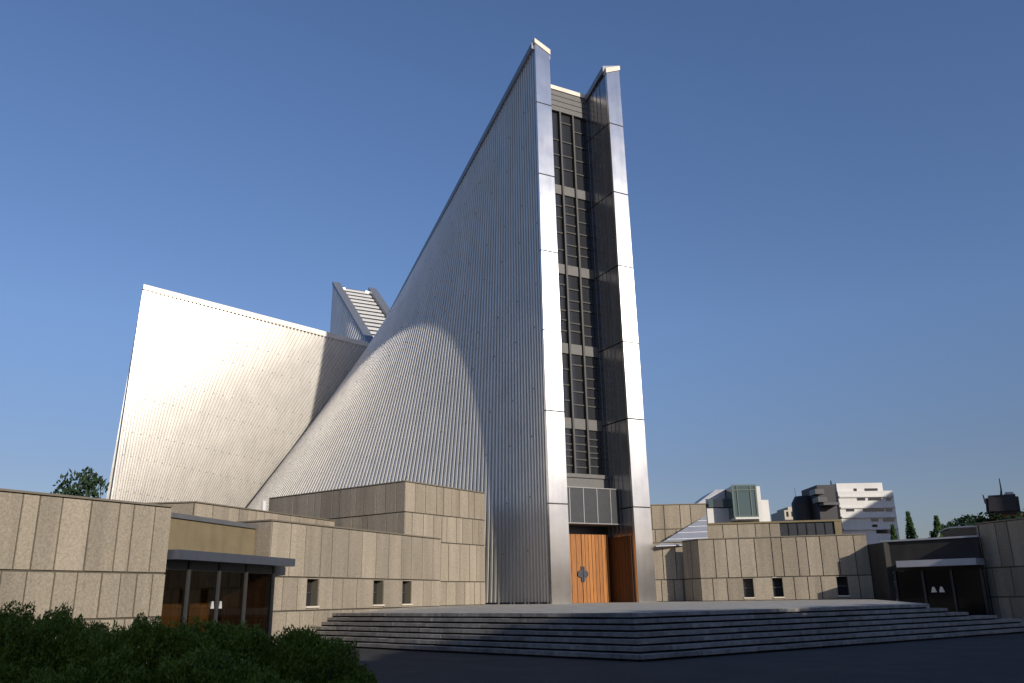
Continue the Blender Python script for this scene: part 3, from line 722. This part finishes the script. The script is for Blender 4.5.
for k in range(3):
    x0, x1 = .1 + (LH - .3) * k / 3 + .07, .1 + (LH - .3) * (k + 1) / 3 - .07
    bm = bmesh.new(); obox(bm, H0, dH, nH, x0, x1, -.33, -.3, 0, zr1 - .52); gd = obj('glass_door', local(bm, pr), SHGL, pr)
    if k in (1, 2):
        hp = wall_t(932 if k == 1 else 940, tuple(H0), tuple(H1))
        c0 = H0 + dH * hp; zz = at(936, 589.5, 47.5).z
        p_ = lambda l, z, t: V3(c0 + dH * l + nH * t, z)
        bm = bmesh.new()
        hexa(bm, [p_(-.14, zz - .14, -.298), p_(.14, zz - .14, -.298), p_(.14, zz - .14, -.25), p_(-.14, zz - .14, -.25)],
             [p_(-.05, zz + .14, -.298), p_(.05, zz + .14, -.298), p_(.05, zz + .14, -.25), p_(-.05, zz + .14, -.25)])
        obj('handle', local(bm, pr), HANDLE, gd)
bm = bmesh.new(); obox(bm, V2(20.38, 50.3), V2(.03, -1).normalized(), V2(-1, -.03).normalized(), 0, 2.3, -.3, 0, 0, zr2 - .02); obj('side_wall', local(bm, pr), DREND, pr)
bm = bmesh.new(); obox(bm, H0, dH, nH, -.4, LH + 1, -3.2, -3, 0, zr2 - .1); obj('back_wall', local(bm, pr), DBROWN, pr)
# right slab wall
s_w = thing('stone_wall', 'shaded dark stone panel wall running out of view at the right edge', 'wall', loc=(23, 40, 0))
S0 = (20.9, 43.9); S1 = (25.2, 35.4)
S0 = tuple(at(979, 545, 45.5).xy); S1 = tuple(at(1085, 545, 39.3).xy)
panel_wall('wall_panels', S0, S1, [0, 1.36, 2.8, 5.05], s_w, 71)
dS = (V2(*S1) - V2(*S0)).normalized(); nS = V2(dS.y, -dS.x)
SE = at(944, 545, 50.0).xy; dE = (V2(*S0) - SE).normalized(); nE = V2(dE.y, -dE.x)
bm = bmesh.new(); obox(bm, SE, dE, nE, 0, (V2(*S0) - SE).length + .2, -.5, -.03, 0, 5.0); obj('end_wall', local(bm, s_w), DBROWN, s_w)  # dark colour stands in for the deep shade on this wall end
bm = bmesh.new(); obox(bm, V2(*S0), dS, nS, .2, 12, -4, -.55, 0, 4.9); obj('roof_slab', local(bm, s_w), ROOFM, s_w)
bm = bmesh.new()
pts = [at(938, 537, 48.2), at(939.5, 532.5, 48.1), at(944, 529.5, 47.8), at(950, 528, 47.4), at(975, 526.5, 45.6), at(1000, 524.5, 44), at(1024, 522.5, 42.6), at(1050, 520, 41)]
for a_, b_ in zip(pts[:-1], pts[1:]): tube(bm, a_, b_, .05)
tag(obj('handrail', bm, SHEET), 'pale curved rail running along the top of the dark right hand wall', 'rail')

# ------------------------------------------------------------------ terrace and steps
NST = 7; RH = 1.19 / NST; TR = .34
cor = V2(3.3, 24.0); dl_ = V2(-9.2, 9.0).normalized(); dr_ = V2(17.5, 12.5).normalized()
nl_ = V2(-dl_.y, dl_.x); nr_ = V2(dr_.y, -dr_.x)
if nl_.y > 0: nl_ = -nl_
if nr_.y > 0: nr_ = -nr_
def corner(off):                         # corner of the edge polyline moved inwards by off
    a = cor - nl_ * off; b = cor - nr_ * off
    den = dl_.x * dr_.y - dl_.y * dr_.x; t = ((b - a).x * dr_.y - (b - a).y * dr_.x) / den
    return a + dl_ * t
def len_to(p, d, px):                    # length along d until pixel column px
    k = ray(px, 610).x / ray(px, 610).y; return (k * p.y - p.x) / (d.x - k * d.y)
st = thing('stone_steps', 'broad weathered stone steps turning a corner up to the cathedral terrace', 'steps', loc=(3.3, 26, 0))
endx = [1075, 1048, 1022, 996, 968, 948, 930]
for i in range(NST):
    off = TR * i; c = corner(off); z1 = RH * (i + 1); z0 = RH * i
    R_ = random.Random(100 + i); bm = bmesh.new()
    # left wall line limits the left flight
    dW = dWB; pW = V2(*WB0); den = dl_.x * dW.y - dl_.y * dW.x
    t_l = ((pW - c).x * dW.y - (pW - c).y * dW.x) / den + .25
    t_r = len_to(c, dr_, endx[i])
    for (d, n_, T) in ((dl_, nl_, t_l), (dr_, nr_, t_r)):
        x = 0.0 if d is dl_ else .0
        while x < T:
            wd = min(R_.uniform(.9, 1.35), T - x)
            if T - x - wd < .3: wd = T - x
            obox(bm, c, d, n_, x + .006, x + wd - .006, -.7, -.0 + R_.uniform(-.012, .006), z1 - .11 + R_.uniform(-.004, .004), z1 + R_.uniform(-.005, .005), 0)
            x += wd
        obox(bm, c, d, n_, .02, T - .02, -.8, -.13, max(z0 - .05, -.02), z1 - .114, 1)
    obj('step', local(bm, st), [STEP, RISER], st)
# terrace sheet
bm = bmesh.new()
c = corner(TR * (NST - 1) + .3)
z_o, z_i = 1.192, 1.325
tl_ = c + dl_ * 14.5; tr_ = c + dr_ * (len_to(c, dr_, 930) - .0)
outer = [(tl_, z_o), (c + dl_ * 7, z_o), (c, z_o), (c + dr_ * 9, z_o), (tr_, z_o)]
inner = [(V2(-5.5, 43), z_i), (V2(-2, 50), z_i), (V2(3, 51), z_i), (V2(9, 52.5), z_i), (V2(19.6, 48.6), z_i)]
far = [(V2(-8, 48), z_i), (V2(-3, 56), z_i), (V2(3, 58), z_i), (V2(9, 58), z_i), (V2(19.8, 54), z_i)]
ro = [[bm.verts.new((p.x, p.y, z)) for p, z in row] for row in (outer, inner, far)]
for r_ in range(2):
    for k in range(4): bm.faces.new((ro[r_][k], ro[r_][k + 1], ro[r_ + 1][k + 1], ro[r_ + 1][k]))
sk = [bm.verts.new((v.co.x, v.co.y, 0)) for v in ro[0]]
ex = [bm.verts.new((v.co.x, v.co.y, 0)) for v in (ro[1][-1], ro[2][-1])]
bm.faces.new((ro[0][4], ro[1][4], ex[0], sk[4])); bm.faces.new((ro[1][4], ro[2][4], ex[1], ex[0]))
for k in range(4): bm.faces.new((ro[0][k], ro[0][k + 1], sk[k + 1], sk[k]))
struct(obj('terrace', bm, PAVE))

# ------------------------------------------------------------------ foliage
def leaves(bm, c, rad, n, size, R_, shell=.55, squash=1.0):
    for _ in range(n):
        v = Vector((R_.gauss(0, 1), R_.gauss(0, 1), R_.gauss(0, 1))).normalized()
        rr = (shell + (1 - shell) * R_.random()) if R_.random() < .8 else R_.random()
        p = Vector(c) + Vector((v.x * rad[0], v.y * rad[1], v.z * rad[2])) * rr
        a = Vector((R_.gauss(0, 1), R_.gauss(0, 1), R_.gauss(0, 1))).normalized() * size * R_.uniform(.6, 1.3)
        b = a.orthogonal().normalized() * size * R_.uniform(.35, .6) * squash
        bm.faces.new([bm.verts.new(p - a), bm.verts.new(p + b), bm.verts.new(p + a), bm.verts.new(p - b)])
def make_tree(name, label, h, cr, seed, nclump, nleaf, size, m, group=None, trunk_r=.25, crown_base=.35):
    R_ = random.Random(seed); t = thing(name, label, 'tree', group)
    bm = bmesh.new(); tube(bm, (0, 0, -.2), (0, 0, h * .6), trunk_r, trunk_r * .5)
    cl = []
    for k in range(nclump):
        ang = R_.uniform(0, 6.283); zz = h * (crown_base + (1 - crown_base) * (k + R_.random()) / nclump)
        f = (zz / h - crown_base) / (1 - crown_base); rr = cr * math.sqrt(max(.05, 1 - (2 * f - .85) ** 2 * .75)) * R_.uniform(.35, .95)
        c = Vector((math.cos(ang) * rr, math.sin(ang) * rr, zz)); cl.append(c)
        tube(bm, (0, 0, h * .3 + f * h * .25), c, trunk_r * .28, .03, 6)
    obj('trunk', bm, BARK, t)
    bm = bmesh.new()
    for c in cl:
        s = cr * R_.uniform(.3, .5); leaves(bm, c, (s, s, s * .75), nleaf, size, R_)
    obj('crown', bm, m, t); return t
def dup(root, loc, rz=0, s=1, label=None):
    r = root.copy(); sc.collection.objects.link(r); r.location = loc; r.rotation_euler = (0, 0, rz); r.scale = (s, s, s)
    if label: r['label'] = label
    for ch in root.children: c = ch.copy(); sc.collection.objects.link(c); c.parent = r
    return r

# clipped shrubs in the foreground
def make_shrub(loc, rx, ry, rz, seed, label):
    R_ = random.Random(seed); t = thing('shrub', label, 'shrub', 'dense clipped evergreen shrubs', loc)
    bm = bmesh.new()
    for k in range(5): tube(bm, (R_.uniform(-.1, .1), R_.uniform(-.1, .1), -.05), (R_.uniform(-.6, .6) * rx, R_.uniform(-.6, .6) * ry, rz * .8), .04, .01, 6)
    obj('stem', bm, BARK, t)
    bm = bmesh.new()
    bm.free(); V = []; Fc = []
    n = int(95000 * (rx * ry + rx * rz + ry * rz) / 3)
    for _ in range(n):
        th = R_.uniform(0, 6.283); cz = R_.uniform(-.1, 1); s_ = math.sqrt(max(0, 1 - cz * cz))
        v = Vector((math.cos(th) * s_, math.sin(th) * s_, cz))
        nz = noise.noise(v * 2.2 + Vector((seed, 0, 0))) * .16 + noise.noise(v * 6 + Vector((0, seed, 0))) * .13 + noise.noise(v * 15 + Vector((0, 0, seed))) * .07
        rr = (1 + nz) * (R_.uniform(.90, 1.0) if R_.random() < .8 else R_.uniform(.6, .92))
        pw = Vector((v.x * rx, v.y * ry, v.z * rz)) * rr
        dirv = (v * .7 + Vector((R_.gauss(0, .5), R_.gauss(0, .5), R_.gauss(0.45, .45)))).normalized()
        a = dirv * R_.uniform(.02, .045); b = dirv.orthogonal(); b.rotate(Matrix.Rotation(R_.uniform(0, 6.28), 3, dirv)); b = b.normalized() * R_.uniform(.006, .012)
        k = len(V); V += [pw - b, pw + b, pw + a]; Fc.append((k, k + 1, k + 2))
    me = bpy.data.meshes.new('foliage'); me.from_pydata(V, [], Fc); me.materials.append(LEAF_H)
    link(bpy.data.objects.new('foliage', me), t); return t
def shrub_at(px, ytop, Y, rx, ry, seed, label):
    p = at(px, ytop, Y); make_shrub((p.x, p.y, 0), rx, ry, p.z * .93, seed, label)
shrub_at(-30, 603, 8.6, 1.0, 1.0, 1, 'clipped dark green shrub cut by the left edge of the picture')
shrub_at(55, 612, 9.6, 1.0, 1.0, 2, 'second clipped shrub from the left, below the long stone wall')
shrub_at(140, 617, 9.2, .95, .95, 3, 'clipped shrub in front of the stone wall end beside the porch')
shrub_at(222, 617, 9.6, .95, 1.0, 4, 'tallest mounded clipped shrub in front of the glass porch doors')
shrub_at(300, 630, 9.8, 1.0, 1.0, 5, 'clipped shrub at the right end of the row next to the steps')
shrub_at(215, 652, 7.4, 1.0, .8, 6, 'lower clipped shrub nearest the camera in front of the porch')
shrub_at(95, 655, 7.0, .9, .8, 8, 'lower clipped shrub nearest the camera at bottom left')

# trees seen over the roofs
lt = make_tree('broadleaf_tree', 'dark broadleaf tree showing above the left stone wall', 9.6, 3.4, 3, 20, 150, .24, LEAF_D)
p = at(86, 470, 60); lt.location = (p.x, p.y, 0); lt.scale = (.62, .62, p.z / 9.6 * .93)
def conifer(px, ytop, Y, rad, seed, label):
    R_ = random.Random(seed); p = at(px, ytop, Y); h = p.z
    t = thing('conifer', label, 'tree', 'small conifers behind the right hand porch', (p.x, p.y, 0))
    bm = bmesh.new(); tube(bm, (0, 0, -.1), (0, 0, h * .95), .16, .03); obj('trunk', bm, BARK, t)
    bm = bmesh.new(); nt_ = 16
    for k in range(nt_):
        f = k / (nt_ - 1); z = h * .25 + (h * .74) * f; r_ = rad * (1 - f) * R_.uniform(.8, 1.1) + .12
        nb = 7
        for j in range(nb):
            ang = 6.283 * j / nb + R_.uniform(0, 1); c = Vector((math.cos(ang) * r_ * .6, math.sin(ang) * r_ * .6, z - r_ * .15))
            leaves(bm, c, (r_ * .45, r_ * .45, .28), 26, .13, R_)
    obj('crown', bm, LEAF_M, t)
conifer(908, 514, 66, 1.15, 1, 'taller slim conifer between the white apartment block and the dark trees')
conifer(892.5, 527, 68, .9, 2, 'small conifer in front of the foot of the white apartment block')
conifer(936, 518, 64, 1.4, 3, 'dark conifer just left of the curved rail')
tl0 = make_tree('roadside_tree', 'dark rounded tree beyond the rail, left of the brown tower', 9, 3.6, 9, 22, 300, .3, LEAF_D, 'dark trees beyond the right hand wall')
spots = [(952, 526, 74), (972, 521, 80), (998, 519, 78), (1024, 517, 74)]
labs = ['leftmost of the dark rounded trees beyond the rail', 'dark rounded tree under the left side of the brown tower', 'dark rounded tree directly under the brown tower', 'dark rounded tree cut by the right edge of the picture']
for k, (px, py, Y) in enumerate(spots):
    p = at(px, py, Y); s = p.z / 9 * .97
    if k == 0: tl0.location = (p.x, p.y, 0); tl0.scale = (s, s, s); tl0['label'] = labs[0]
    else: dup(tl0, (p.x, p.y, 0), k * 1.7, s, labs[k])

# ------------------------------------------------------------------ distant buildings
def bbox_px(x0, x1, ytop, Y, depth, rot=0):
    a = at(x0, ytop, Y); b = at(x1, ytop, Y); return a.x, b.x, Y, Y + depth, (a.z + b.z) / 2
def wbox(bm, x0, x1, y0, y1, z0, z1, mi=0): obox(bm, V2(x0, y0), V2(1, 0), V2(0, 1), 0, x1 - x0, 0, y1 - y0, z0, z1, mi)
# white modernist building with glass bay
wb = thing('white_building', 'white modern building with green framed glass bay rising behind the right annex', 'building', loc=(25, 110, 0))
Y = 110
X = lambda px, y=510: at(px, y, Y).x
Z = lambda py, px=735: at(px, py, Y).z
bm = bmesh.new(); wbox(bm, X(707), X(731), Y, Y + 12, 0, Z(508)); wbox(bm, X(707), X(760), Y + 3, Y + 14, 0, Z(500)); wbox(bm, X(756), X(770.5), Y + .5, Y + 12, 0, Z(499.5, 765)); obj('wall', local(bm, wb), WHITE, wb)
bm = bmesh.new()
hexa(bm, [V3(V2(X(698), Y + 1), Z(503)), V3(V2(X(728), Y + .8), Z(503)), V3(V2(X(728), Y + 9), Z(503)), V3(V2(X(698), Y + 9), Z(503))],
     [V3(V2(X(719), Y + 1), Z(488.5)), V3(V2(X(728), Y + .8), Z(488.5)), V3(V2(X(728), Y + 9), Z(488.5)), V3(V2(X(719), Y + 9), Z(488.5))])
obj('sloping_roof', local(bm, wb), SHEET, wb)
bm = bmesh.new(); wbox(bm, X(709), X(729), Y - .06, Y - .003, Z(507), Z(499)); obj('window', local(bm, wb), GREENGL, wb)
bm = bmesh.new(); wbox(bm, X(728.5), X(752), Y - 2.5, Y + 6, Z(519), Z(488.5)); bay = obj('glass_bay', local(bm, wb), GREENGL, wb)
bm = bmesh.new()
for a_, b_ in ((728.3, 730), (733, 734), (746, 747), (751, 752.6)): wbox(bm, X(a_), X(b_), Y - 2.62, Y - 2.503, Z(519), Z(488.5))
for a_, b_ in ((488.3, 487.2), (493, 492), (519.5, 517.8)): wbox(bm, X(728.3), X(752.6), Y - 2.64, Y - 2.504, Z(a_), Z(b_))
obj('bay_frame', local(bm, wb), GREENFR, bay)
bm = bmesh.new(); wbox(bm, X(752.8), X(756.5), Y - 2.5, Y + 6, 0, Z(489)); wbox(bm, X(729.5), X(753), Y - 2.7, Y, Z(521), Z(519.2)); obj('fin_wall', local(bm, wb), WHITE, wb)
for y0_, y1_ in ((509, 504), (520, 514.5)):
    bm = bmesh.new(); hexa(bm, [V3(V2(X(756.7), Y + .4), Z(y0_)), V3(V2(X(760), Y + .4), Z(y0_)), V3(V2(X(760), Y + .49), Z(y0_)), V3(V2(X(756.7), Y + .49), Z(y0_))],
                           [V3(V2(X(756.7), Y + .4), Z(y1_)), V3(V2(X(757.2), Y + .4), Z(y1_)), V3(V2(X(757.2), Y + .49), Z(y1_)), V3(V2(X(756.7), Y + .49), Z(y1_))])
    obj('window', local(bm, wb), GLASS, wb)
# small cream rooftop building
Y = 150
cb = thing('cream_building', 'small cream rooftop building with mast between the white building and the dark stair tower', 'building', loc=(50, 150, 0))
bm = bmesh.new(); wbox(bm, X(784), X(804), Y, Y + 8, 0, Z(511)); wbox(bm, X(789), X(803), Y + .5, Y + 7, 0, Z(507.5)); obj('wall', local(bm, cb), CREAM, cb)
for x0_, x1_ in ((786, 788), (791, 793), (796, 799)):
    bm = bmesh.new(); wbox(bm, X(x0_), X(x1_), Y - .05, Y - .003, Z(517.5), Z(512.5)); obj('window', local(bm, cb), GLASS, cb)
bm = bmesh.new(); tube(bm, (X(799.5), Y + 1, Z(510)), (X(799), Y + 1, Z(488)), .09, .05, 6); obj('mast', local(bm, cb), SEAM, cb)
# dark stair tower
Y = 125
db = thing('dark_building', 'dark brown round stair tower joined to the left of the white apartment block', 'building', loc=(47, 125, 0))
bm = bmesh.new()
cx0, cx1 = X(806), X(832); rr = (cx1 - cx0) / 2; zc_ = Z(500)
tube(bm, ((cx0 + cx1) / 2, Y + 6, 0), ((cx0 + cx1) / 2, Y + 6, zc_), rr, rr, 24)
tube(bm, ((cx0 + cx1) / 2, Y + 6, zc_), ((cx0 + cx1) / 2, Y + 6, zc_ + 1.0), rr, rr * .7, 24); obj('drum', local(bm, db), DBROWN, db)
bm = bmesh.new(); wbox(bm, X(822), X(840), Y + 1, Y + 8, 0, Z(484, 830)); obj('shaft', local(bm, db), DBROWN, db)
for x0_, x1_, yt, yb in ((815, 824, 491, 496), (817, 826, 499, 504), (822, 838, 504.5, 507)):
    bm = bmesh.new(); wbox(bm, X(x0_), X(x1_), Y - 1, Y + 1.5, Z(yb), Z(yt)); obj('stair_landing', local(bm, db), BRONZE, db)
bm = bmesh.new(); tube(bm, (X(839.5), Y + 2, Z(486)), (X(839.5), Y + 2, Z(480.5)), .12, .08, 6); obj('mast', local(bm, db), DBROWN, db)
# white apartment block
Y = 128
ab = thing('apartment_block', 'white apartment block with bands of small windows and a stepped top floor', 'building', loc=(55, 128, 0))
bm = bmesh.new()
wbox(bm, X(840), X(897, 520), Y, Y + 14, 0, Z(491, 865)); wbox(bm, X(841), X(884, 485), Y + .6, Y + 13, 0, Z(482.5, 862)); obj('wall', local(bm, ab), WHITE, ab)
for (yt, yb, spans) in ((488, 491, ((866, 879), (855, 858))), (498, 500.5, ((857, 865), (868, 881), (886, 891))), (509, 511.5, ((846, 854), (863, 884), (886, 892))), (518.5, 521.5, ((871, 878), (883, 894))), (524.5, 527, ((872, 877),)), (530, 533.5, ((876, 891),))):
    top = yt < 490
    for x0_, x1_ in spans:
        bm = bmesh.new(); wbox(bm, X(x0_, yt), X(x1_, yt), Y + (.54 if top else -.06), Y + (.597 if top else -.003), at(x0_, yb, Y).z, at(x0_, yt, Y).z); obj('window', local(bm, ab), GLASS, ab)
for yy in (496.5, 507.5, 517, 529):
    bm = bmesh.new(); zz = at(868, yy, Y).z; wbox(bm, X(840.5), X(896.5, 520), Y - .25, Y - .003, zz - .12, zz + .12); obj('ledge', local(bm, ab), WHITE, ab)
bm = bmesh.new(); tube(bm, (X(846), Y + 4, Z(484, 846)), (X(846), Y + 4, Z(480, 846)), .06, .05, 6); obj('mast', local(bm, ab), SEAM, ab)
# unseen tower block, added so its shadow crosses the apartment block
ob = thing('unseen_tower_block', 'unseen tower block outside the picture, added to shade the apartment block', 'building', loc=(94, 82, 0))
bm = bmesh.new(); wbox(bm, 88.6, 101, 66, 98, 0, 33); obj('wall', local(bm, ob), CREAM, ob)
for k in range(10):
    bm = bmesh.new(); wbox(bm, 88.5, 88.597, 67, 97, 2 + k * 3.05, 3.5 + k * 3.05); obj('window_band', local(bm, ob), GLASS, ob)
# brown tower on the right
Y = 105
bt = thing('brown_tower', 'squat dark brown rooftop tower with a thin antenna above a rust coloured storey', 'building', loc=(63, 105, 0))
pc = at(1002, 505, Y); nv = Vector((pc.x, pc.y, 0)).normalized(); K = lambda px, py: on_plane(px, py, pc, nv)
def kblock(bm, px4, d0, d1):
    f = [K(*q) for q in px4]; hexa(bm, [f[0] + nv * d0, f[1] + nv * d0, f[1] + nv * d1, f[0] + nv * d1], [f[3] + nv * d0, f[2] + nv * d0, f[2] + nv * d1, f[3] + nv * d1])
bm = bmesh.new(); kblock(bm, ((986.5, 514), (1021, 513), (1018, 493.5), (985, 495.5)), 0, 5)
bmesh.ops.bevel(bm, geom=bm.edges[:], offset=.3, segments=2, affect='EDGES')
obj('tower_body', local(bm, bt), DBROWN, bt)
bm = bmesh.new(); kblock(bm, ((984.5, 503), (987, 504), (983.5, 495), (982.3, 495)), -.3, 1); obj('bracket', local(bm, bt), DBROWN, bt)
bm = bmesh.new(); kblock(bm, ((1004, 493.6), (1014, 493.2), (1013, 491), (1005, 491.2)), 1, 3); obj('roof_hatch', local(bm, bt), SHEET, bt)
bm = bmesh.new(); tube(bm, K(1001.2, 496) + nv, K(1001, 489) + nv, .16, .1, 6); tube(bm, K(1001, 489) + nv, K(999, 477.5) + nv, .09, .05, 6); obj('antenna', local(bm, bt), DBROWN, bt)
bm = bmesh.new(); kblock(bm, ((989, 560), (1060, 560), (1060, 509), (989, 512.5)), 1, 9); obj('storey', local(bm, bt), RUST, bt)

# ------------------------------------------------------------------ trees of the forecourt beyond the view (they shade the foreground)
sh = V2(math.sin(SUN_AZ), -math.cos(SUN_AZ)); shp = V2(math.cos(SUN_AZ), math.sin(SUN_AZ))
base_t = make_tree('forecourt_tree', 'tall dense forecourt tree outside the picture', 10, 4.2, 77, 80, 300, .42, LEAF_D, 'forecourt trees beyond the right edge of the picture', .35, .05)
k = 0
for row, A in ((0, 11), (1, 15.5)):
    wq = -4.0 + row * 2
    while wq < 40.5:
        H = 10.8 + row * 1.2 + 0 + rnd.uniform(-.7, .5)
        pos = sh * A + shp * wq
        if k == 0: base_t.location = (pos.x, pos.y, 0); base_t.scale = (1, 1, H / 10.5)
        else:
            t = dup(base_t, (pos.x, pos.y, 0), rnd.uniform(0, 6), 1); t.scale = (1, 1, H / 10.5)
        k += 1; wq += 4.6
